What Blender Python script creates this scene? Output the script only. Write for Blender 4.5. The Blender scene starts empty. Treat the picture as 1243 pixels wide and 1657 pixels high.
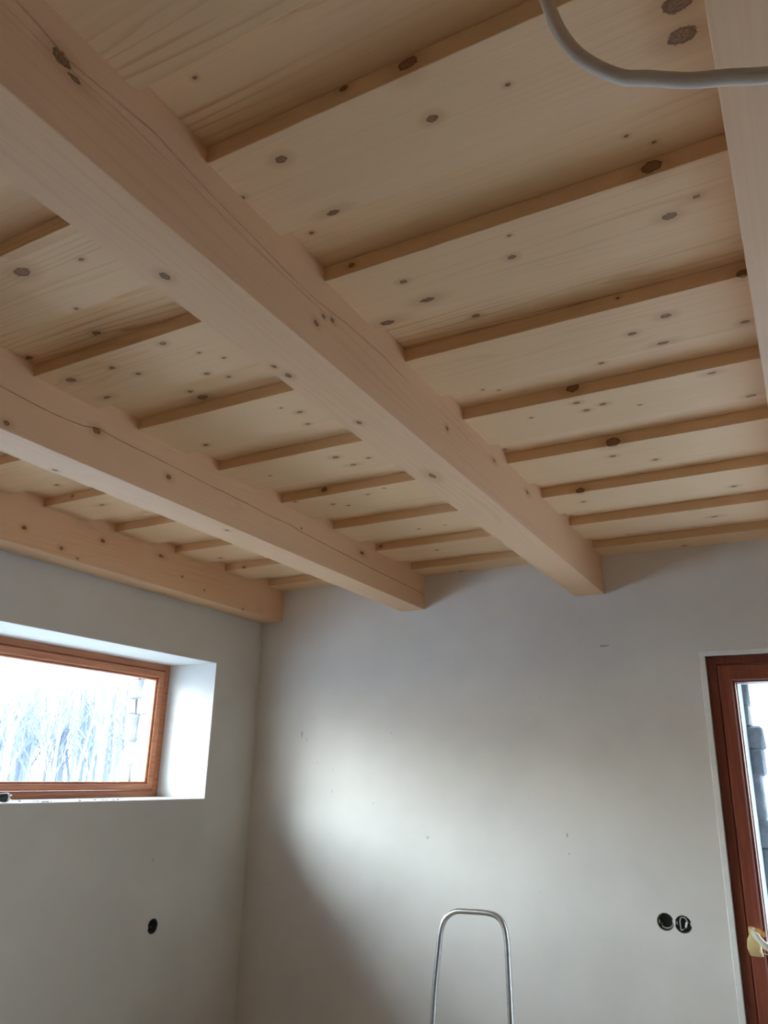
import bpy, bmesh, math, random
from mathutils import Vector, Matrix
from mathutils.geometry import tessellate_polygon

SC = bpy.context.scene
COL = SC.collection
EYE = 1.6            # eye height over the floor; all z below are measured from the eye, the place is lifted at the end

# ------------------------------------------------------------------ camera
R = [[0.8776655406750352, 0.4788291998043856, 0.020634827992727502],
     [-0.13701306431439192, 0.2919288661924057, -0.9465753838394473],
     [-0.45927183553836354, 0.8279493550322434, 0.3218217621338152]]
cd = bpy.data.cameras.new('camera')
cam = bpy.data.objects.new('camera', cd)
COL.objects.link(cam)
cd.sensor_fit = 'VERTICAL'
cd.sensor_height = 36.0
cd.lens = 1242.8 / 1657 * 36.0
cd.clip_start = 0.02
M = Matrix.Identity(4)
for i in range(3):
    M[i][0] = R[0][i]; M[i][1] = -R[1][i]; M[i][2] = -R[2][i]
M[2][3] = EYE
cam.matrix_world = M
SC.camera = cam

# ------------------------------------------------------------------ sky, sun, exposure
SKY = 12.0
w = bpy.data.worlds.new('sky')
SC.world = w
w.use_nodes = True
nt = w.node_tree
nt.nodes.clear()
tc = nt.nodes.new('ShaderNodeTexCoord')
sp = nt.nodes.new('ShaderNodeSeparateXYZ')
rp = nt.nodes.new('ShaderNodeValToRGB')
rp.color_ramp.elements[0].position = 0.0
rp.color_ramp.elements[0].color = (1.0, 0.99, 0.96, 1)
rp.color_ramp.elements[1].position = 0.9
rp.color_ramp.elements[1].color = (0.31, 0.45, 0.68, 1)
e = rp.color_ramp.elements.new(0.30)
e.color = (0.76, 0.88, 1.0, 1)
bg = nt.nodes.new('ShaderNodeBackground')
bg.inputs['Strength'].default_value = SKY
wo = nt.nodes.new('ShaderNodeOutputWorld')
nt.links.new(tc.outputs['Generated'], sp.inputs[0])
nt.links.new(sp.outputs['Z'], rp.inputs[0])
nt.links.new(rp.outputs[0], bg.inputs['Color'])
nt.links.new(bg.outputs[0], wo.inputs['Surface'])

sd = bpy.data.lights.new('hazy_sun', 'SUN')
sd.energy = 6.4
sd.angle = math.radians(30)
sd.color = (0.84, 0.94, 1.0)
sun = bpy.data.objects.new('hazy_sun', sd)
COL.objects.link(sun)
sdir = Vector((0.69, 0.63, -0.35)).normalized()     # the way the light travels: in through the left window
sun.rotation_euler = sdir.to_track_quat('-Z', 'Y').to_euler()

SC.view_settings.view_transform = 'Standard'
SC.view_settings.look = 'None'
SC.view_settings.exposure = 0.17
SC.view_settings.gamma = 1.0
SC.view_settings.use_curve_mapping = False
SC.cycles.max_bounces = 14
SC.cycles.diffuse_bounces = 10
SC.cycles.transparent_max_bounces = 16
SC.cycles.sample_clamp_indirect = 8.0
SC.cycles.use_denoising = True

# ------------------------------------------------------------------ object helpers
WL = {}

def link(o, parent, loc):
    COL.objects.link(o)
    if parent is not None:
        o.parent = parent
        p = WL[parent.name]
        o.location = (loc[0]-p[0], loc[1]-p[1], loc[2]-p[2])
    else:
        o.location = loc
    WL[o.name] = tuple(loc)
    return o

def tag(o, label=None, cat=None, group=None, kind=None):
    for k, v in (('label', label), ('category', cat), ('group', group), ('kind', kind)):
        if v: o[k] = v
    return o

def empty(name, loc=(0, 0, 0), parent=None):
    o = bpy.data.objects.new(name, None)
    o.empty_display_size = 0.05
    return link(o, parent, loc)

def obj(name, geo, mat, parent=None, org=(0, 0, 0), smooth=False, angle=40):
    verts, faces = geo
    me = bpy.data.meshes.new(name)
    me.from_pydata([(v[0]-org[0], v[1]-org[1], v[2]-org[2]) for v in verts], [], faces)
    bm = bmesh.new(); bm.from_mesh(me)
    bmesh.ops.remove_doubles(bm, verts=bm.verts, dist=1e-6)
    bmesh.ops.recalc_face_normals(bm, faces=bm.faces)
    bm.to_mesh(me); bm.free()
    if smooth:
        for p in me.polygons: p.use_smooth = True
        me.set_sharp_from_angle(angle=math.radians(angle))
    me.materials.append(mat)
    o = bpy.data.objects.new(name, me)
    return link(o, parent, org)

def join(*gs):
    V, F = [], []
    for v, f in gs:
        n = len(V); V += list(v); F += [tuple(i+n for i in q) for q in f]
    return V, F

def box(x0, x1, y0, y1, z0, z1, b=0.0):
    bm = bmesh.new()
    m = Matrix.Translation(((x0+x1)/2, (y0+y1)/2, (z0+z1)/2)) @ Matrix.Diagonal((x1-x0, y1-y0, z1-z0, 1))
    bmesh.ops.create_cube(bm, size=1, matrix=m)
    if b:
        bmesh.ops.bevel(bm, geom=bm.edges[:], offset=b, segments=1, affect='EDGES')
    bm.verts.index_update()
    V = [tuple(v.co) for v in bm.verts]; F = [tuple(v.index for v in f.verts) for f in bm.faces]
    bm.free()
    return V, F

def prism(outer, holes, axis, a, b, side_only=False):
    """polygon with holes in a plane, pushed from a to b along an axis ('x': points are (y,z); 'y': points are (x,z))"""
    loops = [outer] + holes
    flat = [p for l in loops for p in l]
    def P(p, c): return (c, p[0], p[1]) if axis == 'x' else (p[0], c, p[1])
    tris = tessellate_polygon([[Vector((p[0], p[1], 0)) for p in l] for l in loops])
    n = len(flat)
    V = [P(p, a) for p in flat] + [P(p, b) for p in flat]
    F = [tuple(t) for t in tris] + [tuple(i+n for i in t) for t in tris]
    k = 0
    for l in loops:
        m = len(l)
        for i in range(m):
            j = (i+1) % m
            F.append((k+i, k+j, k+j+n, k+i+n))
        k += m
    return V, F

def rect(a0, a1, b0, b1): return [(a0, b0), (a1, b0), (a1, b1), (a0, b1)]

def ring(axis, a0, a1, b0, b1, wl, wr, wb, wt, c0, c1, ch=0.004):
    """rectangular frame with member widths, chamfered front (c1 is the front)"""
    def L(i, o_): return [(a0+wl*i+o_, b0+wb*i+o_), (a1-wr*i-o_, b0+wb*i+o_), (a1-wr*i-o_, b1-wt*i-o_), (a0+wl*i+o_, b1-wt*i-o_)]
    s = 1 if c1 > c0 else -1
    rows = [(L(0, 0), c0), (L(0, 0), c1-s*ch), (L(0, ch), c1), (L(1, -ch), c1), (L(1, 0), c1-s*ch), (L(1, 0), c0)]
    V = []
    for l, c in rows:
        for p in l: V.append((c, p[0], p[1]) if axis == 'x' else (p[0], c, p[1]))
    F = []
    for r in range(6):
        q = (r+1) % 6
        for i in range(4):
            j = (i+1) % 4
            F.append((r*4+i, r*4+j, q*4+j, q*4+i))
    return V, F

def smooth_path(pts, n=6):
    P = [Vector(p) for p in pts]
    out = []
    for i in range(len(P)-1):
        p0 = P[i-1] if i else 2*P[0]-P[1]
        p3 = P[i+2] if i+2 < len(P) else 2*P[-1]-P[-2]
        p1, p2 = P[i], P[i+1]
        for k in range(n):
            t = k/n
            out.append(0.5*((2*p1)+(p2-p0)*t+(2*p0-5*p1+4*p2-p3)*t*t+(3*p1-p0-3*p2+p3)*t*t*t))
    out.append(P[-1])
    return out

def sweep(path, ra, rb=None, n=12, ref=(0, 0, 1), caps=True, power=1.0):
    """oval tube along a path; ra along ref-side, rb across; radii may be lists"""
    P = [Vector(p) for p in path]
    rb = ra if rb is None else rb
    ref = Vector(ref)
    V, F = [], []
    prev = None
    for i, p in enumerate(P):
        t = (P[min(i+1, len(P)-1)] - P[max(i-1, 0)]).normalized()
        u = (prev if prev is not None else ref)
        u = (u - t*u.dot(t))
        if u.length < 1e-4: u = t.orthogonal()
        u.normalize(); prev = u
        v = t.cross(u)
        A = ra[i] if isinstance(ra, list) else ra
        B = rb[i] if isinstance(rb, list) else rb
        for k in range(n):
            a = 2*math.pi*k/n
            c, s = math.cos(a), math.sin(a)
            c = math.copysign(abs(c)**power, c); s = math.copysign(abs(s)**power, s)
            V.append(tuple(p + u*A*c + v*B*s))
    for i in range(len(P)-1):
        for k in range(n):
            j = (k+1) % n
            F.append((i*n+k, i*n+j, (i+1)*n+j, (i+1)*n+k))
    if caps:
        F.append(tuple(range(n))); F.append(tuple(range((len(P)-1)*n, len(P)*n)))
    return V, F

# ------------------------------------------------------------------ material helpers
class NT:
    def __init__(s, name):
        s.m = bpy.data.materials.new(name); s.m.use_nodes = True
        s.t = s.m.node_tree; s.t.nodes.clear()
        s.out = s.t.nodes.new('ShaderNodeOutputMaterial')
    def n(s, typ, **kw):
        x = s.t.nodes.new(typ)
        for k, v in kw.items(): setattr(x, k, v)
        return x
    def l(s, a, b): s.t.links.new(a, b)
    def val(s, sock, v):
        if isinstance(v, bpy.types.NodeSocket): s.l(v, sock)
        else: sock.default_value = v
    def math(s, op, a, b=0.0, c=None, clamp=False):
        x = s.n('ShaderNodeMath', operation=op, use_clamp=clamp)
        s.val(x.inputs[0], a); s.val(x.inputs[1], b)
        if c is not None: s.val(x.inputs[2], c)
        return x.outputs[0]
    def vec(s, op, a, b):
        x = s.n('ShaderNodeVectorMath', operation=op)
        s.val(x.inputs[0], a); s.val(x.inputs[1], b)
        return x
    def mr(s, v, a, b, c=0.0, d=1.0, smooth=False):
        x = s.n('ShaderNodeMapRange')
        if smooth: x.interpolation_type = 'SMOOTHSTEP'
        s.val(x.inputs[0], v)
        for i, q in enumerate((a, b, c, d)): x.inputs[i+1].default_value = q
        return x.outputs[0]
    def mix(s, f, a, b, blend='MIX'):
        x = s.n('ShaderNodeMix', data_type='RGBA', blend_type=blend)
        s.val(x.inputs[0], f); s.val(x.inputs[6], a); s.val(x.inputs[7], b)
        return x.outputs[2]
    def noise(s, vec, scale, detail=3, rough=0.5, dist=0.0):
        x = s.n('ShaderNodeTexNoise')
        s.l(vec, x.inputs['Vector']); x.inputs['Scale'].default_value = scale
        x.inputs['Detail'].default_value = detail; x.inputs['Roughness'].default_value = rough
        x.inputs['Distortion'].default_value = dist
        return x.outputs['Fac']
    def bsdf(s, color, rough, bump=None, bstr=0.3, metallic=0.0, spec=0.5, dist=0.001):
        b = s.n('ShaderNodeBsdfPrincipled')
        s.val(b.inputs['Base Color'], color); s.val(b.inputs['Roughness'], rough)
        b.inputs['Metallic'].default_value = metallic
        b.inputs['Specular IOR Level'].default_value = spec
        if bump is not None:
            bp = s.n('ShaderNodeBump'); bp.inputs['Strength'].default_value = bstr
            bp.inputs['Distance'].default_value = dist
            s.l(bump, bp.inputs['Height']); s.l(bp.outputs[0], b.inputs['Normal'])
        s.l(b.outputs[0], s.out.inputs[0])
        return b

def spruce(name, axis, org, knots, seed=0, figure=0.35, light=(0.80, 0.635, 0.44), dark=(0.60, 0.40, 0.235), fig_scale=1.0, red=0.0):
    """planed spruce: grain runs along 'axis', bends round the knots listed as (x, y, z, radius)"""
    t = NT(name)
    tc = t.n('ShaderNodeTexCoord').outputs['Object']
    knot_mask = core = bend = None
    for (x, y, z, r) in knots:
        soft = r < 0
        r = abs(r)
        r *= 0.78
        ar = 1.45 if not soft else 2.3
        sc = (1/(r*ar), 1/r, 1/r) if axis == 'x' else (1/r, 1/(r*ar), 1/r)
        d = t.vec('SUBTRACT', tc, (x-org[0], y-org[1], z-org[2])).outputs[0]
        d = t.vec('MULTIPLY', d, sc).outputs[0]
        d = t.vec('LENGTH', d, (0, 0, 0)).outputs['Value']
        mk = d if not soft else t.math('ADD', d, 0.35)
        knot_mask = mk if knot_mask is None else t.math('MINIMUM', knot_mask, mk)
        g = t.math('DIVIDE', abs(r)*1.0, t.math('MULTIPLY_ADD', d, d, 1.3))
        bend = g if bend is None else t.math('ADD', bend, g)
    off = t.vec('ADD', tc, (seed*1.37, seed*2.11, seed*0.73)).outputs[0]
    st = (0.26, 4.0, 4.0) if axis == 'x' else (4.0, 0.26, 4.0)
    long = t.vec('MULTIPLY', off, st).outputs[0]
    warp = t.noise(long, 1.3*fig_scale, 3, 0.55, 0.15)
    sx = t.n('ShaderNodeSeparateXYZ'); t.l(off, sx.inputs[0])
    cross = t.math('ADD', sx.outputs['Y' if axis == 'x' else 'X'], t.math('MULTIPLY', sx.outputs['Z'], 0.8))
    fld = t.math('ADD', t.math('MULTIPLY', cross, 36.0), t.math('MULTIPLY', warp, 14.0*fig_scale))
    if bend is not None:
        fld = t.math('ADD', fld, t.math('MULTIPLY', bend, 90.0))
    # growth rings: sharp latewood line, soft earlywood
    fr = t.math('FRACT', fld, 0)
    late = t.mr(fr, 0.55, 0.95, 0, 1, True)
    late = t.math('MULTIPLY', late, t.mr(fr, 1.0, 0.93, 0, 1))
    fine = t.noise(t.vec('MULTIPLY', off, (1.2, 190, 190) if axis == 'x' else (190, 1.2, 190)).outputs[0], 1.0, 2, 0.6)
    big = t.noise(t.vec('MULTIPLY', off, (0.8, 2.6, 2.6) if axis == 'x' else (2.6, 0.8, 2.6)).outputs[0], 1.2, 2, 0.5)
    where = t.mr(big, 0.42, 0.64, 0.10, 1.0, True)
    f = t.math('MULTIPLY', t.math('MULTIPLY', late, where), figure)
    f = t.math('ADD', f, t.mr(fine, 0.3, 0.75, 0.0, 0.16))
    f = t.math('ADD', f, t.mr(big, 0.35, 0.75, 0.0, 0.14+red), clamp=True)
    col = t.mix(f, (*light, 1), (*dark, 1))
    if knot_mask is not None:
        wob = t.math('ADD', knot_mask, t.mr(t.noise(tc, 130, 2), 0.3, 0.7, -0.14, 0.14))
        halo = t.mr(wob, 3.6, 0.9, 0.0, 0.45, True)
        col = t.mix(halo, col, (0.50, 0.28, 0.14, 1))
        body = t.mr(wob, 1.12, 0.9, 0.0, 1.0, True)
        kn = t.mix(t.mr(t.noise(tc, 260, 2), 0.35, 0.65), (0.17, 0.08, 0.04, 1), (0.32, 0.175, 0.085, 1))
        rim = t.math('MULTIPLY', t.mr(wob, 0.6, 0.92, 0, 1, True), t.mr(wob, 1.15, 0.98, 0, 1, True))
        kn = t.mix(t.math('MULTIPLY', rim, 0.55), kn, (0.075, 0.04, 0.022, 1))
        col = t.mix(t.math('MULTIPLY', body, 0.92), col, kn)
    t.bsdf(col, 0.62, fine, 0.12, spec=0.25, dist=0.0006)
    return t.m

def plain(name, color, rough=0.5, metallic=0.0, var=0.12, scale=18, bump=0.1, spec=0.5, dist=0.001):
    t = NT(name)
    tc = t.n('ShaderNodeTexCoord').outputs['Object']
    nz = t.noise(tc, scale, 4, 0.6)
    c2 = tuple(c*(1-var) for c in color)
    t.bsdf(t.mix(t.mr(nz, 0.3, 0.7), (*color, 1), (*c2, 1)), rough, nz, bump, metallic, spec, dist)
    return t.m

def plaster(name, base, marks=()):
    t = NT(name)
    tc = t.n('ShaderNodeTexCoord').outputs['Object']
    a = t.noise(tc, 1.6, 4, 0.55); b = t.noise(tc, 7.0, 3, 0.6); c = t.noise(tc, 60, 3, 0.6)
    dark = tuple(x*0.86 for x in base)
    col = t.mix(t.mr(a, 0.35, 0.68), (*base, 1), (*dark, 1))
    col = t.mix(t.mr(b, 0.45, 0.8, 0, 0.35), col, (base[0]*0.93, base[1]*0.92, base[2]*0.86, 1))
    # sparse grit specks and short trowel scratches
    sp_ = t.noise(t.vec('MULTIPLY', tc, (1, 1, 0.4)).outputs[0], 85, 2, 0.5)
    col = t.mix(t.mr(sp_, 0.755, 0.80, 0, 0.45), col, (0.16, 0.14, 0.12, 1))
    mm = None
    for (x, y, z, rx, rz) in marks:
        d = t.vec('SUBTRACT', tc, (x, y, z)).outputs[0]
        d = t.vec('MULTIPLY', d, (1/rx, 1/rx, 1/rz)).outputs[0]
        d = t.vec('LENGTH', d, (0, 0, 0)).outputs['Value']
        mm = d if mm is None else t.math('MINIMUM', mm, d)
    if mm is not None:
        mm = t.math('ADD', mm, t.mr(c, 0.3, 0.7, -0.7, 0.7))
        col = t.mix(t.mr(mm, 0.9, 0.4, 0, 0.5), col, (0.12, 0.10, 0.085, 1))
    h = t.math('ADD', t.math('MULTIPLY', b, 3.0), c)
    t.bsdf(col, 0.9, h, 0.25, spec=0.2, dist=0.0015)
    return t.m

def varnish(name, base, dark, axis='z'):
    t = NT(name)
    tc = t.n('ShaderNodeTexCoord').outputs['Object']
    st = {'x': (3, 40, 40), 'y': (40, 3, 40), 'z': (40, 40, 3)}[axis]
    nz = t.noise(t.vec('MULTIPLY', tc, st).outputs[0], 1.6, 4, 0.6, 0.3)
    col = t.mix(t.mr(nz, 0.35, 0.68), (*base, 1), (*dark, 1))
    b = t.bsdf(col, 0.38, nz, 0.15, spec=0.5, dist=0.0005)
    return t.m

def glass(name, tint=(0.95, 0.975, 0.97)):
    t = NT(name)
    tr = t.n('ShaderNodeBsdfTransparent'); tr.inputs[0].default_value = (*tint, 1)
    gl = t.n('ShaderNodeBsdfGlossy'); gl.inputs['Roughness'].default_value = 0.03
    lw = t.n('ShaderNodeLayerWeight'); lw.inputs['Blend'].default_value = 0.5     # facing: the same from both sides of the pane
    fr = t.math('MULTIPLY_ADD', t.math('POWER', lw.outputs['Facing'], 4.0), 0.6, 0.03, clamp=True)
    mx = t.n('ShaderNodeMixShader')
    t.l(fr, mx.inputs[0]); t.l(tr.outputs[0], mx.inputs[1]); t.l(gl.outputs[0], mx.inputs[2])
    t.l(mx.outputs[0], t.out.inputs[0])
    return t.m

# ------------------------------------------------------------------ measures (metres; x along the back wall, y into the depth)
XL, YB = -2.906, 3.74           # inner faces of the left wall and the back wall
XR, YF = 2.8, -3.6             # right wall, front wall (behind the camera)
ZF = -EYE
ZL, ZH = 1.040, 1.078           # undersides of the low and of the raised ceiling boards
ZB = 0.851                      # underside of the beams
WY0, WY1, WZ0, WZ1 = 0.60, 3.348, -0.147, 0.562     # window opening
DX0, DX1, DZ1 = -0.408, 1.10, 0.527                 # door opening

M_PL = plaster('wall_plaster_left', (0.70, 0.705, 0.68), [(XL, 3.02, -0.42, .004, .01), (XL, 2.6, -0.3, .003, .003)])
M_PB = plaster('wall_plaster_back', (0.73, 0.71, 0.68),
               [(-2.575, YB, 0.20, .006, .022), (-2.54, YB, 0.17, .003, .008), (-2.357, YB, -0.10, .003, .011), (-2.356, YB, -0.31, .005, .004),
                (-1.786, YB, -0.30, .005, .011), (-1.08, YB, -0.25, .004, .012), (-1.075, YB, -0.33, .003, .006),
                (-2.00, YB, 0.20, .003, .006), (-1.22, YB, -0.50, .004, .004), (-2.46, YB, 0.05, .003, .008), (-0.85, YB, 0.60, .02, .006),
                (-1.35, YB, -0.12, .003, .004), (-2.10, YB, -0.15, .003, .005)])
M_PLAIN = plaster('wall_plaster_plain', (0.50, 0.47, 0.43))
M_WHITE = plain('white_plaster_bead', (0.80, 0.81, 0.80), 0.7, var=0.08, scale=30, bump=0.2)
M_FLOOR = plain('cement_screed', (0.63, 0.525, 0.42), 0.85, var=0.25, scale=3, bump=0.3)
M_FR_Y = varnish('varnished_larch_along', (0.55, 0.21, 0.095), (0.38, 0.125, 0.055), 'y')
M_FR_Z = varnish('varnished_mahogany_red', (0.27, 0.072, 0.040), (0.175, 0.043, 0.026), 'z')
M_GLASS = glass('window_glass')
M_SKYLIT = plain('pale_skylit_edge', (0.62, 0.66, 0.68), 0.5, var=0.1)
M_STONE = [plain('rubble_stone_%s' % a, c, 0.9, var=0.45, scale=22, bump=0.8, dist=0.006) for a, c in
           (('grey', (0.36, 0.37, 0.38)), ('warm', (0.42, 0.38, 0.33)), ('blue', (0.28, 0.31, 0.35)))]
M_MORTAR = plain('rough_mortar', (0.52, 0.50, 0.47), 0.95, var=0.3, scale=30, bump=0.8)
M_ALU = plain('brushed_aluminium', (0.66, 0.67, 0.67), 0.34, metallic=1.0, var=0.18, scale=45, bump=0.12)
M_BLACK = plain('black_plastic', (0.025, 0.028, 0.028), 0.45, var=0.2)
M_DARKG = plain('dark_grey_box', (0.085, 0.098, 0.094), 0.5, var=0.3)
M_GREYC = plain('grey_cable_sheath', (0.50, 0.50, 0.49), 0.5, var=0.1)
M_WCABLE = plain('white_cable_sheath', (0.58, 0.52, 0.45), 0.45, var=0.12, scale=25, bump=0.25)
M_TAPE = plain('masking_tape', (0.70, 0.53, 0.25), 0.6, var=0.28, scale=26, bump=0.5, dist=0.003)
M_TAPE2 = plain('masking_tape_pale', (0.74, 0.70, 0.56), 0.6, var=0.15, scale=30, bump=0.5, dist=0.003)
M_ORANGE = plain('torn_orange_tape', (0.72, 0.36, 0.08), 0.6, var=0.2)
M_BRASS = plain('bright_pin_metal', (0.75, 0.72, 0.66), 0.3, metallic=0.9, var=0.1)

# ------------------------------------------------------------------ the setting
def circle(cx, cz, r, n=28, notch=()):
    pts = []
    for k in range(n):
        a = 2*math.pi*k/n
        q = r
        for na, dep in notch:
            d = abs((math.degrees(a)-na+180) % 360 - 180)
            if d < 10: q = r*(1-dep)
        pts.append((cx+q*math.cos(a), cz+q*math.sin(a)))
    return pts

fl = obj('floor', box(XL-0.3, XR+0.3, YF-0.3, YB+0.1, ZF-0.15, ZF), M_FLOOR, org=(0, 0, ZF)); tag(fl, kind='structure')

LBOX = (3.065, -0.711)
wl_ = obj('wall_left', prism(rect(YF-0.3, YB, ZF-0.1, 1.20), [rect(WY0, WY1, WZ0, WZ1), circle(*LBOX, 0.034, 28, ((185, .12), (350, .1)))], 'x', XL-0.34, XL), M_PL, org=(0, 0, 0))
tag(wl_, kind='structure')
BOX2 = [(-0.680, -0.567), (-0.609, -0.570)]
wb_ = obj('wall_back', prism([(XL-0.36, ZF-0.1), (DX0, ZF-0.1), (DX0, DZ1), (DX1, DZ1), (DX1, ZF-0.1), (XR+0.3, ZF-0.1), (XR+0.3, 1.20), (XL-0.36, 1.20)],
                             [circle(*BOX2[0], 0.034, 30, ((12, .14), (2, .14))), circle(*BOX2[1], 0.034, 30, ((172, .1), (5, .16)))], 'y', YB, YB+0.10), M_PB, org=(0, 0, 0))
tag(wb_, kind='structure')
RO = (-1.6, 1.6, -0.75, 0.562)      # window in the right wall, out of the picture
FO = (-2.2, 0.9, -0.75, 0.562)      # window behind the camera
tag(obj('wall_right', prism(rect(YF-0.3, YB, ZF-0.1, 1.2), [], 'x', XR, XR+0.3), M_PLAIN, org=(XR, 0, ZF)), kind='structure')
tag(obj('wall_front', prism(rect(XL-0.34, XR+0.3, ZF-0.1, 1.2), [], 'y', YF-0.3, YF), M_PLAIN, org=(0, YF, ZF)), kind='structure')
for nm, ax, O_, c0, c1 in ():
    q = empty(nm, (c1, O_[0], O_[2]) if ax == 'x' else (O_[0], c1, O_[2])); tag(q, kind='structure')
    mid = (O_[0]+O_[1])/2
    obj('window_frame', ring(ax, O_[0]-.01, O_[1]+.01, O_[2]-.01, O_[3]+.01, .07, .07, .07, .07, c0, c1), M_FR_Y, q, org=WL[q.name])
    obj('mullion', box(c0, c1, mid-.05, mid+.05, O_[2]+.06, O_[3]-.06, .003) if ax == 'x' else box(mid-.05, mid+.05, c0, c1, O_[2]+.06, O_[3]-.06, .003), M_FR_Y, q, org=WL[q.name])
    cm = (c0+c1)/2
    obj('pane', box(cm-.003, cm+.003, O_[0]+.05, O_[1]-.05, O_[2]+.05, O_[3]-.05) if ax == 'x' else box(O_[0]+.05, O_[1]-.05, cm-.003, cm+.003, O_[2]+.05, O_[3]-.05), M_GLASS, q, org=WL[q.name])

# rough stone outer skin of both walls, seen only past the panes
def stone(cx, cy, cz, sx, sy, sz, seed):
    rnd = random.Random(seed)
    bm = bmesh.new()
    bmesh.ops.create_cube(bm, size=1)
    bmesh.ops.bevel(bm, geom=bm.edges[:], offset=0.09, segments=1, affect='EDGES')
    bm.verts.index_update()
    V = []
    for v in bm.verts:
        j = [1+rnd.uniform(-0.09, 0.11) for _ in range(3)]
        V.append((cx+v.co.x*sx*j[0], cy+v.co.y*sy*j[1], cz+v.co.z*sz*j[2]))
    F = [tuple(v.index for v in f.verts) for f in bm.faces]
    bm.free()
    return V, F

XO = XL-0.435                   # outer skin of the left wall starts behind the window frame
skin = join(box(XO-0.16, XO, YF-0.3, WY0+0.02, ZF-0.6, 1.3), box(XO-0.16, XO, WY1+0.03, YB+0.5, ZF-0.6, 1.3),
            box(XO-0.16, XO, WY0, WY1+0.04, ZF-0.6, WZ0-0.02), box(XO-0.16, XO, WY0, WY1+0.04, WZ1+0.02, 1.3))
obj('outer_masonry', skin, M_MORTAR, wl_, org=(XO, 3.3, 0))
rnd = random.Random(4)
z = WZ0-0.02; i = 0
while z < WZ1-0.02:
    h = rnd.uniform(0.07, 0.15)
    x = XO-0.165; k = 0
    while x < XO-0.01:
        wd = rnd.uniform(0.06, 0.11)
        c = (x+wd/2, WY1+0.005+rnd.uniform(-0.012, 0.012), z+h/2)
        obj('stone', stone(*c, wd*1.02, 0.10, h*1.02, 40+i), M_STONE[rnd.randrange(3)], wl_, org=c, smooth=True, angle=50)
        x += wd; i += 1
    z += h

YO = YB+0.125
skin = join(box(XO-0.16, DX0+0.112, YO, YO+0.17, ZF-0.6, 1.3), box(DX1-0.04, XR+0.3, YO, YO+0.26, ZF-0.6, 1.3),
            box(DX0, DX1, YO, YO+0.26, DZ1, 1.3))
obj('outer_masonry', skin, plain('grey_outer_render', (0.30, 0.33, 0.36), 0.9, var=0.15, bump=0.4), wb_, org=(0, YO, 0))
z = ZF
while z < DZ1-0.01:
    h = rnd.uniform(0.09, 0.20)
    for y0, wd in ((YO+0.165, 0.15),):
        c = (DX0+0.090+rnd.uniform(-0.02, 0.022), y0+wd/2+rnd.uniform(0, .02), z+h/2)
        obj('stone', stone(*c, 0.13, wd*1.0, h*1.03, 90+i), M_STONE[2 if rnd.random() < .6 else 0], wb_, org=c, smooth=True, angle=50)
        i += 1
    z += h

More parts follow.
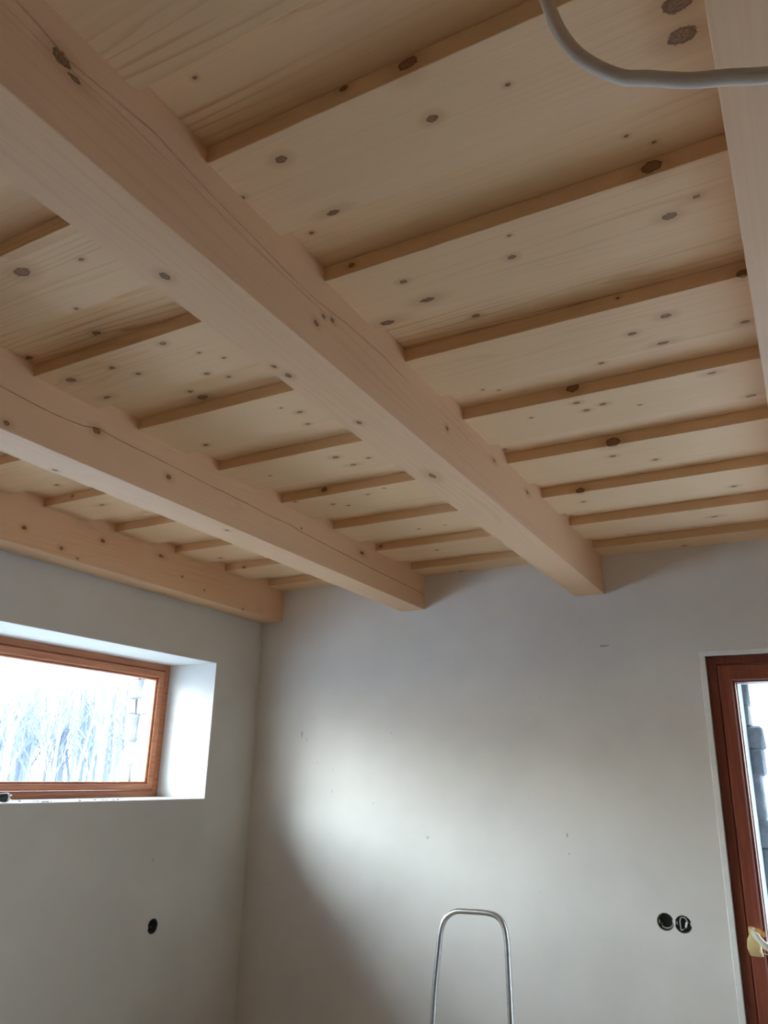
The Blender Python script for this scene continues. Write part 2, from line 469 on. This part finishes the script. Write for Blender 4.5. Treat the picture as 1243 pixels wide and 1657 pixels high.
# ------------------------------------------------------------------ ceiling: low boards with raised boards lapped over the gaps
BK = {
 ('H', 0): [(-0.8, 1.099, 1.078, 0.005), (-0.157, 1.139, 1.078, 0.004), (-0.116, 1.176, 1.078, 0.004), (-1.525, 1.171, 1.078, 0.011), (-1.797, 1.176, 1.078, 0.01)],
 ('H', 1): [(-0.608, 1.544, 1.078, 0.009), (-1.365, 1.514, 1.078, 0.006), (-1.52, 1.579, 1.078, 0.016), (-1.529, 1.534, 1.078, 0.008)],
 ('H', 2): [(-0.389, 1.914, 1.078, 0.007), (-0.737, 1.914, 1.078, 0.004), (-0.696, 1.938, 1.078, 0.004), (-2.58, 1.911, 1.078, 0.009)],
 ('H', 3): [(-0.831, 2.356, 1.078, 0.006)],
 ('H', 5): [(-0.825, 3.168, 1.078, 0.006)],
 ('H', -1): [(-0.565, 0.655, 1.078, 0.01), (-0.757, 0.69, 1.078, 0.004)],
 ('L', 0): [(-0.43, 0.912, 1.04, 0.009), (-0.709, 0.869, 1.04, 0.01), (-0.834, 0.914, 1.04, 0.006), (-0.295, 0.907, 1.04, 0.004), (-0.038, 0.944, 1.04, 0.018), (-0.036, 0.889, 1.04, 0.018), (-1.428, 1.03, 1.04, 0.005), (-1.42, 0.874, 1.04, 0.018), (-1.265, 0.904, 1.04, 0.006), (-0.7, 1.03, 1.04, -0.012), (-0.427, 0.815, 1.061, 0.015), (-0.546, 0.815, 1.07, 0.007)],
 ('L', 1): [(-0.12, 1.339, 1.04, 0.012), (-0.066, 1.306, 1.04, 0.006), (-0.435, 1.319, 1.04, 0.008), (-0.417, 1.251, 1.04, 0.004), (-0.679, 1.291, 1.04, 0.008), (-0.661, 1.378, 1.04, -0.014), (-0.79, 1.42, 1.04, -0.016), (-1.573, 1.275, 1.04, 0.009), (-1.733, 1.273, 1.04, 0.014), (-1.724, 1.396, 1.04, -0.012), (-1.533, 1.333, 1.04, 0.008), (-1.354, 1.244, 1.04, 0.009), (-1.359, 1.419, 1.04, 0.008), (-1.26, 1.372, 1.04, 0.005), (-1.302, 1.322, 1.04, 0.005), (-0.767, 1.21, 1.06, 0.007), (-0.129, 1.21, 1.058, 0.016)],
 ('L', 2): [(-0.186, 1.692, 1.04, 0.011), (-0.273, 1.736, 1.04, 0.009), (-0.213, 1.814, 1.04, -0.012), (-0.023, 1.803, 1.04, 0.009), (-1.264, 1.733, 1.04, 0.009), (-1.289, 1.814, 1.04, 0.007), (-1.694, 1.799, 1.04, 0.009), (-1.298, 1.684, 1.04, 0.004), (-0.277, 1.606, 1.065, 0.004), (-0.011, 1.606, 1.045, 0.012)],
 ('L', 3): [(-0.495, 2.043, 1.04, 0.009), (-0.482, 2.104, 1.04, 0.009), (-0.428, 2.085, 1.04, 0.009), (-0.645, 2.08, 1.04, 0.005), (-0.041, 2.22, 1.04, 0.012), (-1.354, 2.083, 1.04, 0.011), (-1.332, 2.169, 1.04, -0.011), (-1.253, 2.138, 1.04, 0.007), (-2.513, 2.091, 1.04, -0.012), (-2.591, 2.002, 1.062, 0.006), (-1.669, 2.127, 1.04, 0.005), (-0.333, 2.137, 1.04, 0.005), (-0.125, 2.03, 1.04, -0.01), (-0.493, 2.002, 1.068, 0.016)],
 ('L', 4): [(-0.492, 2.488, 1.04, 0.01), (-0.369, 2.583, 1.04, 0.009), (-1.753, 2.41, 1.04, 0.007), (-1.627, 2.5, 1.04, 0.008), (-1.577, 2.54, 1.04, 0.007), (-1.439, 2.459, 1.04, 0.006), (-1.347, 2.426, 1.04, 0.005), (-0.47, 2.397, 1.052, 0.02), (-1.604, 2.397, 1.066, 0.012)],
 ('L', 5): [(-0.703, 2.903, 1.04, 0.008), (-0.157, 2.971, 1.04, 0.01), (-1.456, 2.95, 1.04, 0.006), (-2.61, 2.966, 1.04, 0.01), (-1.328, 2.95, 1.04, 0.005), (-0.685, 2.792, 1.047, 0.015)],
 ('L', 6): [(-0.264, 3.314, 1.04, -0.012), (-1.526, 3.294, 1.04, 0.008), (-2.633, 3.188, 1.045, 0.008), (-1.784, 3.188, 1.062, 0.007)],
 ('L', 7): [(-0.439, 3.708, 1.04, 0.009), (-1.586, 3.73, 1.04, 0.008)],
}
PITCH, Y0 = 0.3955, 0.815
ceil = obj('ceiling', box(XL-0.3, XR+0.3, YF-0.3, YB+0.12, ZH+0.040, ZH+0.12), plain('screed_boarding', (0.4, 0.33, 0.25), 0.8), org=(0, 0, ZH+0.04))
tag(ceil, kind='structure')
FIG = {('L', 0): .45, ('H', 0): .95, ('H', -1): 1.0, ('L', -1): .6, ('H', 1): .7, ('L', 1): .34}
for k in range(-12, 8):
    y = Y0+PITCH*k
    for kind in 'LH':
        if kind == 'L':
            a, b, z0, z1 = y, min(y+0.2245, YB-0.001), ZL, ZL+0.038
        else:
            a, b, z0, z1 = y+0.20, min(y+PITCH+0.025, YB-0.001), ZH+0.0005, ZH+0.0385
        if a > YB-0.01: continue
        rnd = random.Random(k*7+(kind == 'H'))
        kn = list(BK.get((kind, k), []))
        if not kn:
            for q in range(6):
                kn.append((rnd.uniform(XL, 1.2), rnd.uniform(a+.03, b-.03), z0, rnd.uniform(.004, .011)))
        og = (XL, a, z0)
        tone = rnd.uniform(-0.025, 0.02)
        m = spruce('spruce_board_%s%d' % (kind, k), 'x', og, kn, seed=k*3.1+(1.7 if kind == 'H' else 0), figure=FIG.get((kind, k), 0.20),
                   light=(0.79+tone, 0.565+tone, 0.345+tone), dark=(0.56, 0.32, 0.155))
        obj('board', box(XL-0.02, XR+0.02, a, b, z0, z1, 0.0012), m, ceil, org=og)

# ------------------------------------------------------------------ beams
def beam_mesh(x0, x1, ya, yb, cracks=(), step=0.03):
    """rectangular beam along y with eased edges; cracks: list of (points (y,z), width, side) cut as V grooves into the side faces"""
    n = int((yb-ya)/step)
    c = 0.0015
    V = []; rows = []
    def cz(pts, y, rn):
        if y <= pts[0][0]: z = pts[0][1]
        elif y >= pts[-1][0]: z = pts[-1][1]
        else:
            for (a, b), (p, q) in zip(pts, pts[1:]):
                if a <= y <= p: z = b+(q-b)*(y-a)/(p-a); break
        return z
    rn = random.Random(int(abs(x0)*1000))
    for i in range(n+1):
        y = ya+(yb-ya)*i/n
        bow = 0.0012*math.sin(y*1.7+x0*5)
        sec = [(x0, ZL), (x0, ZB+c), (x0+c, ZB), (x1-c, ZB), (x1, ZB+c)]
        for pts, wd in cracks:
            z = cz(pts, y, rn)+rn.uniform(-0.0006, 0.0006)
            fade = max(0.0, min(1.0, (y-pts[0][0])/0.1, (pts[-1][0]-y)/0.1)) if y < yb-0.06 and pts[-1][0] < yb-0.05 else 1.0
            ww = wd*fade*rn.uniform(0.75, 1.2)
            sec += [(x1, z-ww/2-0.0001), (x1-0.035*fade, z), (x1, z+ww/2+0.0001)]
        sec += [(x1, ZL)]
        rows.append(len(sec))
        V += [(p[0]+bow, y, p[1]) for p in sec]
    m = rows[0]; F = []
    for i in range(n):
        for k in range(m):
            j = (k+1) % m
            F.append((i*m+k, i*m+j, (i+1)*m+j, (i+1)*m+k))
    F.append(tuple(range(m))); F.append(tuple(range(n*m, (n+1)*m)))
    return V, F

K1 = [(-0.834, 0.507, 0.973, 0.014), (-0.834, 0.533, 0.96, -0.01), (-0.834, 1.184, 0.917, 0.008), (-0.834, 1.211, 0.949, 0.006), (-0.834, 1.246, 0.96, 0.007), (-0.834, 1.874, 0.957, 0.008), (-0.834, 2.258, 1.0, -0.010),
      (-0.834, 2.60, 1.0, -0.012), (-0.937, 0.844, 0.851, 0.010), (-0.955, 1.203, 0.851, 0.006), (-0.950, 1.251, 0.851, 0.009), (-0.931, 1.536, 0.851, 0.008), (-0.92, 1.954, 0.851, -0.016)]
K2 = [(-1.809, 1.156, 0.872, 0.009), (-1.809, 1.447, 0.970, 0.013), (-1.809, 1.761, 0.929, 0.010), (-1.809, 2.542, 0.972, 0.005), (-1.933, 1.417, 0.851, 0.008), (-1.852, 2.125, 0.851, 0.008), (-1.809, 3.05, 0.995, -0.015)]
K3 = [(-2.761, 1.927, 0.925, 0.010), (-2.761, 2.118, 0.888, 0.010), (-2.761, 2.33, 0.979, 0.011), (-2.761, 2.861, 0.932, 0.006), (-2.761, 3.035, 0.898, 0.005), (-2.761, 2.208, 0.865, 0.005), (-2.761, 3.363, 0.857, 0.005), (-2.761, 2.7, 1.0, -0.013)]
C1 = [(0.2, 1.002), (0.447, 0.994), (0.513, 0.980), (0.611, 0.990), (0.682, 0.999), (0.815, 0.985), (0.928, 0.981), (1.06, 0.973), (1.164, 0.970), (1.302, 0.985), (1.481, 0.993), (1.65, 0.985)]
C1B = [(0.40, 0.972), (0.50, 0.967), (0.62, 0.974), (0.75, 0.968), (0.9, 0.962), (1.1, 0.958), (1.25, 0.962)]
C2 = [(0.9, 0.972), (1.115, 0.966), (1.233, 0.960), (1.317, 0.959), (1.406, 0.966), (1.446, 0.981), (1.551, 0.974), (1.685, 0.975), (1.929, 0.969), (2.175, 0.968), (2.334, 0.961), (2.461, 0.966), (2.539, 0.958), (2.696, 0.954), (3.137, 0.942), (3.737, 0.938)]
BEAMS = [
    (-0.979, -0.834, K1, [(C1B, 0.0024), (C1, 0.0045)], 'thick pale spruce beam crossing the whole picture, second from the right', 2.0, .22),
    (-1.952, -1.809, K2, [(C2, 0.0030)], 'spruce ceiling beam with a long dark crack along its side', 5.0, .16),
    (XL+0.004, -2.761, K3, [], 'spruce wall beam lying along the top of the left wall', 8.0, .28),
    (-0.003, 0.142, [(-0.003, 0.9, 0.96, .008)], [], 'spruce ceiling beam at the upper right edge, its grained underside overhead', 11.0, .35),
]
for x0, x1, kn, cr, lab, sd_, fg in BEAMS:
    og = (x0, YF, ZB)
    m = spruce('spruce_beam_%d' % int(sd_), 'y', og, kn, seed=sd_, figure=fg, light=(0.79, 0.535, 0.335), dark=(0.60, 0.335, 0.18), fig_scale=1.0)
    o = obj('ceiling_beam', beam_mesh(x0, x1, YF+0.001, YB-0.0012, cr), m, org=og, smooth=True, angle=25)
    tag(o, lab, 'beam', 'ceiling beams')
    # packing blocks fill the height of the low boards in every gap above the beam
    for k in range(-3, 8):
        y = Y0+PITCH*k
        a, b = y+0.2250, y+PITCH-0.0005
        if b > YB: b = YB-0.002
        if b-a < .02: continue
        bl = obj('packing_block', box(x0+0.004, x1-0.004, a, b, ZL-0.0005, ZH), m, o, org=(x0, a, ZL))

# ------------------------------------------------------------------ left window
wn = empty('window_1', (XL-0.34, 2.35, WZ0)); tag(wn, kind='structure')
FX = XL-0.34
obj('window_frame', ring('x', WY0-0.02, WY1+0.02, WZ0-0.02, WZ1+0.02, .058, .058, .052, .056, FX-0.085, FX-0.001), M_FR_Y, wn, org=(FX, WY0, WZ0))
sash = obj('sash', ring('x', WY0+0.041, WY1-0.041, WZ0+0.035, WZ1-0.039, .040, .040, .032, .040, FX-0.075, FX+0.008, 0.006), M_FR_Y, wn, org=(FX, WY0, WZ0))
obj('glazing_bead', ring('x', WY0+0.080, WY1-0.080, WZ0+0.066, WZ1-0.078, .012, .012, .010, .012, FX-0.04, FX-0.006, 0.004), M_FR_Y, sash, org=(FX, WY0, WZ0))
obj('pane', box(FX-0.026, FX-0.020, WY0+0.078, WY1-0.078, WZ0+0.064, WZ1-0.076), M_GLASS, wn, org=(FX, WY0, WZ0))
# white plaster bead round the opening edge
tr = obj('trim_1', ring('x', WY0-0.004, WY1+0.004, WZ0-0.004, WZ1+0.004, .0045, .0045, .0045, .0045, XL-0.0005, XL+0.0012, 0.0004), M_WHITE, org=(XL, WY0, WZ0)); tag(tr, kind='structure')

# ------------------------------------------------------------------ glazed balcony door in the back wall
dr = empty('door_1', ((DX0+DX1)/2, YB+0.02, ZF)); tag(dr, kind='structure')
DY = YB+0.022
obj('door_frame', ring('y', DX0-0.001, DX1+0.001, ZF-0.05, DZ1+0.001, .041, .041, .05, .037, YB+0.124, DY, 0.003), M_FR_Z, dr, org=(DX0, YB, ZF))
leaf = obj('door_leaf', ring('y', DX0+0.043, DX1-0.043, ZF+0.01, DZ1-0.039, .055, .055, .11, .070, YB+0.10, DY-0.012, 0.006), M_FR_Z, dr, org=(DX0, YB, ZF))
obj('glazing_bead', ring('y', DX0+0.0975, DX1-0.0975, ZF+0.118, DZ1-0.108, .010, .010, .01, .008, YB+0.07, YB+0.03, 0.003), M_FR_Z, leaf, org=(DX0, YB, ZF))
obj('skylit_sash_edge', ring('y', DX0+0.0975, DX1-0.0975, ZF+0.118, DZ1-0.108, .016, .016, .014, .010, YB+0.099, YB+0.0705, 0.001), M_SKYLIT, leaf, org=(DX0, YB, ZF))  # pale strip: skylight on the sash's outer edge, put into its colour
obj('pane', box(DX0+0.098, DX1-0.098, YB+0.066, YB+0.072, ZF+0.118, DZ1-0.108), M_GLASS, dr, org=(DX0, YB, ZF))
T = 0.026
casing = ([], [])
V = []
pro = [(0.0, 0.002), (0.003, -0.005), (T-0.003, -0.005), (T, -0.003), (T, 0.02)]     # (distance from the outer edge, y offset)
loopv = []
for d, yo in pro:
    o_ = T-d
    loopv.append([(DX0-o_, YB+yo, ZF), (DX0-o_, YB+yo, DZ1+o_), (DX1+o_, YB+yo, DZ1+o_), (DX1+o_, YB+yo, ZF)])
V = [p for l in loopv for p in l]; F = []
for r_ in range(len(pro)-1):
    for i_ in range(3):
        F.append((r_*4+i_, r_*4+i_+1, (r_+1)*4+i_+1, (r_+1)*4+i_))
tr = obj('trim_2', (V, F), M_WHITE, org=(DX0, YB, ZF)); tag(tr, kind='structure')

# handle wrapped in masking tape
hx, hz = -0.345, -0.600
hd = empty('door_handle', (hx, DY-0.012, hz), dr)
PV = []
# tape-wrapped cover plate: a soft block, narrower at the top
prof = [(-0.058, .019, .008), (-0.055, .0245, .013), (-0.03, .0265, .021), (0.0, .0255, .024), (0.02, .019, .022), (0.036, .016, .018), (0.044, .014, .013), (0.048, .008, .006)]
V = []; F = []; n = 16
for zz, a_, d_ in prof:
    for k in range(n):
        an = 2*math.pi*k/n
        c_, s_ = math.cos(an), math.sin(an)
        c_ = math.copysign(abs(c_)**.6, c_); s_ = math.copysign(abs(s_)**.6, s_)
        V.append((hx+a_*c_+0.004*math.sin(zz*90), DY-0.012-d_*0.6+d_*s_*0.75, hz+zz))
for i_ in range(len(prof)-1):
    for k in range(n):
        j = (k+1) % n
        F.append((i_*n+k, i_*n+j, (i_+1)*n+j, (i_+1)*n+k))
F += [tuple(range(n)), tuple(range((len(prof)-1)*n, len(prof)*n))]
tag(obj('handle_plate', (V, F), M_TAPE, hd, org=(hx, DY, hz), smooth=True, angle=55), 'handle plate wrapped in yellowish masking tape')
lp = smooth_path([(hx+0.004, DY-0.02, hz+0.030), (hx+0.008, DY-0.052, hz+0.026), (hx+0.028, DY-0.066, hz+0.006), (hx+0.055, DY-0.068, hz-0.018), (hx+0.10, DY-0.066, hz-0.033), (hx+0.135, DY-0.060, hz-0.036)], 5)
tag(obj('lever', sweep(lp, [0.013+0.0035*math.sin(q*1.1) for q in range(len(lp))], 0.011, 12, (0, 0, 1), power=.75), M_TAPE2, hd, org=(hx, DY, hz), smooth=True, angle=55), 'lever wrapped in crumpled pale masking tape')
tag(obj('tape_end', sweep([(hx+0.012, DY-0.042, hz+0.034), (hx+0.027, DY-0.045, hz+0.037), (hx+0.040, DY-0.042, hz+0.028), (hx+0.044, DY-0.040, hz+0.018)], [.012, .010, .008, .003], .0016, 8, (0, 0, 1)), M_ORANGE, hd, org=(hx, DY, hz), smooth=True), 'torn orange end of tape')
obj('tape_thread', sweep(smooth_path([(hx+0.014, DY-0.03, hz-0.030), (hx+0.024, DY-0.045, hz-0.038), (hx+0.045, DY-0.055, hz-0.040)], 4), .0014, n=6), M_TAPE2, hd, org=(hx, DY, hz), smooth=True)

# ------------------------------------------------------------------ wiring boxes sunk into the plaster
def cup(cx, cz, r, depth, wall_axis, face, n=30):
    """open cup: rim ring, inner wall, bottom"""
    V, F = [], []
    rows = [(r+0.0005, 0.0), (r+0.0005, 0.006), (r-0.0015, 0.006), (r-0.0015, 0.0015), (r-0.004, 0.003), (r-0.005, depth), (0.001, depth)]
    rows = [(r-0.0005, depth+0.002), (r-0.0005, 0.003), (r-0.003, 0.003), (r-0.0045, depth), (0.0005, depth)]
    for q, d in rows:
        for k in range(n):
            a = 2*math.pi*k/n
            u, v = cx+q*math.cos(a), cz+q*math.sin(a)
            V.append((face-d, u, v) if wall_axis == 'x' else (u, face+d, v))
    for i_ in range(len(rows)-1):
        for k in range(n):
            j = (k+1) % n
            F.append((i_*n+k, i_*n+j, (i_+1)*n+j, (i_+1)*n+k))
    F.append(tuple(range((len(rows)-1)*n, len(rows)*n)))
    F.append(tuple(range(n)))
    return V, F

def wiring_box(label, axis, face, cx, cz, wires, tabs, group=None):
    base = (face, cx, cz) if axis == 'x' else (cx, face, cz)
    t = empty('wiring_box', base); tag(t, label, 'wiring box', group)
    obj('box_shell', cup(cx, cz, 0.0335 if axis == 'y' else .0335, 0.045, axis, face), M_DARKG, t, org=base, smooth=True)
    def P(u, v, d): return (face-d, cx+u, cz+v) if axis == 'x' else (cx+u, face+d, cz+v)
    for pts, r_, mt in wires:
        obj('cable', sweep(smooth_path([P(*p) for p in pts], 6), r_, n=8), mt, t, org=base, smooth=True)
    for u, v, wd, hh, rot_ in tabs:
        g = box(-wd/2, wd/2, -0.002, 0.002, -hh/2, hh/2, 0.0006)
        c_, s_ = math.cos(rot_), math.sin(rot_)
        vv = []
        for x, y, z in g[0]:
            a, b = x*c_-z*s_, x*s_+z*c_
            vv.append(P(u+a, v+b, 0.010+y))
        tag(obj('terminal_tab', (vv, g[1]), M_WHITE, t, org=base), 'small white tab')
    return t

wiring_box('left round wiring box of the pair by the door, sunk in the back wall', 'y', YB, *BOX2[0],
           [([(-.020, -.008, .03), (-.014, -.020, .012), (.004, -.024, .008), (.020, -.019, .010), (.026, -.008, .03)], .0022, M_GREYC)],
           [(-.0255, -.002, .005, .015, .1)], 'pair of wiring boxes by the door')
wiring_box('right round wiring box of the pair by the door, with loose wires and white tab', 'y', YB, *BOX2[1],
           [([(-.012, -.026, .012), (-.0125, -.010, .008), (-.013, .012, .008), (-.008, .025, .012)], .0030, M_GREYC),
            ([(-.010, -.025, .012), (-.002, -.019, .008), (.006, -.017, .02)], .0024, M_GREYC),
            ([(-.006, .025, .012), (.006, .024, .010), (.014, .014, .010), (.018, .004, .014)], .0026, M_GREYC)],
           [(.010, -.002, .008, .022, -.25), (-.026, .003, .006, .014, 0)], 'pair of wiring boxes by the door')
wiring_box('single dark round wiring box in the left wall under the window', 'x', XL, *LBOX,
           [([(-.02, .004, .03), (-.008, .000, .015), (.006, -.008, .012), (.015, -.010, .03)], .0022, M_DARKG)], [])

# pale rim of a wiring box just rising into the picture at the bottom of the left wall
lb = (XL, 2.955, -1.128)
t = empty('cable_outlet', lb); tag(t, 'round pale plastic cable outlet low on the left wall at the picture edge', 'outlet')
def rim(r0, r1, d, n=28):
    V, F = [], []
    rows = [(r1, 0.0005), (r1, -d), (r1-0.003, -d-0.002), (r0+0.002, -d-0.002), (r0, -d), (r0, 0.0005)]
    for q, dd in rows:
        for k in range(n):
            a = 2*math.pi*k/n
            V.append((XL-dd, lb[1]+q*math.cos(a), lb[2]+q*math.sin(a)))
    for i_ in range(len(rows)):
        for k in range(n):
            j = (k+1) % n; i2 = (i_+1) % len(rows)
            F.append((i_*n+k, i_*n+j, i2*n+j, i2*n+k))
    return V, F
obj('rim', rim(.017, .030, .008), M_GREYC, t, org=lb, smooth=True, angle=35)
obj('dark_hole_disc', sweep([(XL+0.0006, lb[1], lb[2]), (XL+0.003, lb[1], lb[2])], .0175, n=20, ref=(0, 0, 1)), M_BLACK, t, org=lb)  # flat black disc painted in for the darkness of the ring's hole

# ------------------------------------------------------------------ things on the window sill
pg = empty('power_plug', (XL-0.06, 2.20, WZ0)); tag(pg, 'black and pale power plug lying on the window sill', 'plug')
py, pz, px_ = 2.200, WZ0+0.020, XL-0.060
obj('plug_body', sweep([(px_, py-0.040, pz-0.001), (px_, py-0.028, pz), (px_, py-0.004, pz), (px_, py+0.004, pz)], [.008, .015, .0185, .0185], [.008, .014, .017, .017], 16, (0, 0, 1)), M_BLACK, pg, org=(px_, py, pz), smooth=True)
obj('plug_face', sweep([(px_, py+0.003, pz), (px_, py+0.012, pz), (px_, py+0.014, pz)], [.0185, .0185, .016], None, 16, (0, 0, 1)), M_WHITE, pg, org=(px_, py, pz), smooth=True)
for dz in (0.0085, -0.0085):
    obj('pin', sweep([(px_, py+0.012, pz+dz), (px_, py+0.030, pz+dz), (px_, py+0.0325, pz+dz)], [.0024, .0024, .0014], None, 10, (0, 0, 1)), M_BRASS, pg, org=(px_, py, pz), smooth=True)
obj('cord', sweep(smooth_path([(px_, py-0.038, pz), (px_-0.01, py-0.10, WZ0+.006), (px_-0.05, py-0.25, WZ0+.0045), (px_-0.02, py-0.45, WZ0+.0045), (px_-.12, py-.6, WZ0+.0045)], 6), .0035, n=8), M_BLACK, pg, org=(px_, py, pz), smooth=True)
rnd = random.Random(3)
g = ([], [])
for k in range(26):
    y = rnd.choice([rnd.uniform(2.30, 2.46), rnd.uniform(2.45, 2.9), rnd.gauss(2.37, .02)]); x = XL-rnd.uniform(0.01, 0.12); r_ = rnd.uniform(.002, .0055)
    g = join(g, stone(x, y, WZ0+r_*.42, r_*1.6, r_*2, r_, k))
cr = obj('plaster_crumb', g, plain('plaster_crumbs_grey', (0.42, 0.42, 0.40), 0.9), org=(XL-.05, 2.4, WZ0)); tag(cr, 'plaster crumbs scattered along the window sill', 'crumbs', None, 'stuff')

# ------------------------------------------------------------------ step ladder near the back wall
LY = 3.20
ld = empty('step_ladder', (-1.46, LY, ZF)); tag(ld, 'aluminium step ladder with rounded top hoop by the back wall', 'ladder')
def lad(u, v):      # hoop plane leans back a little towards the wall going up
    return (u, LY+0.088*(v+0.5), v)
hoop = [(-1.532, -1.58), (-1.5095, -1.28), (-1.487, -0.925), (-1.482, -0.806), (-1.469, -0.654), (-1.461, -0.594), (-1.442, -0.553), (-1.399, -0.526), (-1.34, -0.521), (-1.265, -0.519), (-1.221, -0.528), (-1.195, -0.555), (-1.182, -0.603), (-1.176, -0.686), (-1.165, -0.879), (-1.145, -1.28), (-1.125, -1.58)]
hp = smooth_path([lad(*p) for p in hoop], 6)
HOOP = hp
obj('hoop_rail', sweep(hp, 0.0105, 0.0145, 14, (1, 0, 0), power=.8), M_ALU, ld, org=(-1.46, LY, ZF), smooth=True, angle=50)
def rail_x(v, s):
    k = (v-(ZF+.02))/(hoop[2][1]-(ZF+.02))
    return hoop[0][0]+(hoop[2][0]-hoop[0][0])*k if s < 0 else hoop[-1][0]+(hoop[-3][0]-hoop[-1][0])*k
for v in (-1.38, -1.23, -1.10):
    y0 = lad(0, v)[1]
    dpt = 0.20 if v > -1.15 else 0.09
    obj('step', box(rail_x(v, -1)+.006, rail_x(v, 1)-.006, y0-0.02, y0-0.02+dpt, v-0.012, v+0.012, .003), M_ALU, ld, org=(-1.46, y0, v))
for s in (-1, 1):
    x1 = rail_x(-1.10, s); y1 = lad(0, -1.10)[1]
    obj('leg', sweep([(x1+s*.004, y1+.10, -1.115), (x1+s*.04, LY+.37, ZF+.02)], .012, .008, 10, (0, 1, 0)), M_ALU, ld, org=(-1.46, LY, ZF), smooth=True)
    xb = hoop[0][0] if s < 0 else hoop[-1][0]
    yb_ = lad(0, ZF+.02)[1]
    obj('rubber_foot', box(xb-.014, xb+.014, yb_-.02, yb_+.02, ZF, ZF+.04, .003), M_BLACK, ld, org=(-1.46, LY, ZF))
    obj('rubber_foot', box(x1+s*.04-.013, x1+s*.04+.013, LY+.35, LY+.39, ZF, ZF+.04, .003), M_BLACK, ld, org=(-1.46, LY, ZF))

# ------------------------------------------------------------------ loose cable hanging from the ceiling
cab = [(-0.20, .72, ZL+0.002), (-0.192, .75, 1.01), (-0.186, .75, 0.977), (-0.172, .75, 0.914), (-0.147, .75, 0.855), (-0.106, .75, 0.803), (-0.070, .75, 0.781), (-0.03, .75, .757), (0.01, .75, 0.741), (0.055, .75, 0.722), (0.14, .75, .70), (0.30, .78, .72), (0.46, .83, .80), (0.55, .86, .93), (0.57, .87, ZL+.002)]
cb = obj('ceiling_cable', sweep(smooth_path(cab, 8), 0.0088, n=18), M_WCABLE, org=(-0.2, .72, ZL), smooth=True)
tag(cb, 'thick pale cable hanging in a loop under the ceiling, upper right', 'cable')

# ------------------------------------------------------------------ outside
M_SNOW = plain('snowy_ground', (0.70, 0.72, 0.74), 0.9, var=0.12, scale=0.4, bump=0.2)
gr = obj('snowy_ground', ([(-90, -60, -2.2), (60, -60, -2.2), (60, 110, -2.2), (-90, 110, -2.2)], [(0, 1, 2, 3)]), M_SNOW, org=(0, 0, -2.2)); tag(gr, kind='structure')

def bare_tree(x, y, base, height, seed, lean=0.0, spread=1.0, depth=3, thick=1.0, nb=(9, 5, 3)):
    rn = random.Random(seed)
    gs = []
    def branch(p, d, ln, r, lev):
        n = 5 if lev == 0 else 3
        pts = [p]; q = p.copy(); dd = d.copy()
        for i in range(n):
            dd = (dd + Vector((rn.uniform(-1, 1), rn.uniform(-1, 1), rn.uniform(-.4, .8)))*0.12*(1+lev)).normalized()
            q = q+dd*ln/n; pts.append(q.copy())
        gs.append(sweep(pts, [r*(1-.8*i/n) for i in range(n+1)], None, 5 if lev == 0 else 3, (1, 0, 0), caps=False))
        if lev >= depth-1: return
        for k in range(nb[lev]):
            f = rn.uniform(.28 if lev == 0 else .2, .97)
            a = pts[int(f*n)].lerp(pts[min(int(f*n)+1, n)], f*n-int(f*n))
            an = rn.uniform(0, 2*math.pi)
            side = Vector((math.cos(an), math.sin(an), 0))
            nd = (dd*0.55+side*rn.uniform(.35, .8)*spread+Vector((0, 0, .35))).normalized()
            branch(a, nd, ln*rn.uniform(.28, .45)*(1.15-f*.6), r*.42*(1.1-f*.7), lev+1)
    branch(Vector((x, y, base)), Vector((lean, 0, 1)).normalized(), height, 0.085*thick, 0)
    return join(*gs)

M_BIRCH = plain('pale_birch_bark', (0.42, 0.45, 0.49), 0.8, var=0.2, scale=3)
M_TWIG = plain('haze_tinted_twigs', (0.24, 0.275, 0.33), 0.9, var=0.2, scale=3)  # bluish haze of the outdoors is mixed into this twig colour
rnd = random.Random(11)
for k in range(8):
    az = math.radians(-61.5+k*2.7+rnd.uniform(-.4, .4)); ds = 26+9*(k % 2)+rnd.uniform(0, 1.5)
    x, y = math.sin(az)*ds, math.cos(az)*ds
    o = obj('birch_tree', bare_tree(x, y, -2.2, rnd.uniform(4.0, 5.3), 100+k, rnd.uniform(-.08, .08), .8, thick=rnd.uniform(.7, 1.2)), M_BIRCH, org=(x, y, -2.2), smooth=True, angle=180)
    tag(o, 'bare pale birch tree outside beyond the left window', 'tree', 'birches beyond the left window')
gs = []
for k in range(130):
    az = math.radians(-66+rnd.uniform(0, 24)); ds = rnd.uniform(41, 54)
    gs.append(bare_tree(math.sin(az)*ds, math.cos(az)*ds, -2.2, rnd.uniform(5.2, 7.6), 300+k, rnd.uniform(-.1, .1), 1.0, thick=1.6, nb=(15, 7, 3)))
o = obj('forest_thicket', join(*gs), M_TWIG, org=(-30, 25, -2.2)); tag(o, 'winter thicket behind the birches outside, tinted bluish grey for haze', 'thicket', None, 'stuff')
for k, (x, y, h, s) in enumerate([(-0.15, 9.0, 3.4, 5), (0.9, 11.5, 4.2, 9)]):
    o = obj('bare_tree', bare_tree(x, y, -2.2, h, s, 0.05, 1.3, thick=.6, nb=(12, 6, 3)), M_TWIG, org=(x, y, -2.2), smooth=True, angle=180)
    tag(o, ['bare twiggy tree outside just beyond the glazed door', 'taller bare tree farther off beyond the glazed door'][k], 'tree')

# ------------------------------------------------------------------ lift the whole place so that the floor is z = 0
for o in list(SC.objects):
    if o.parent is None and o is not cam and o is not sun:
        o.location.z += EYE
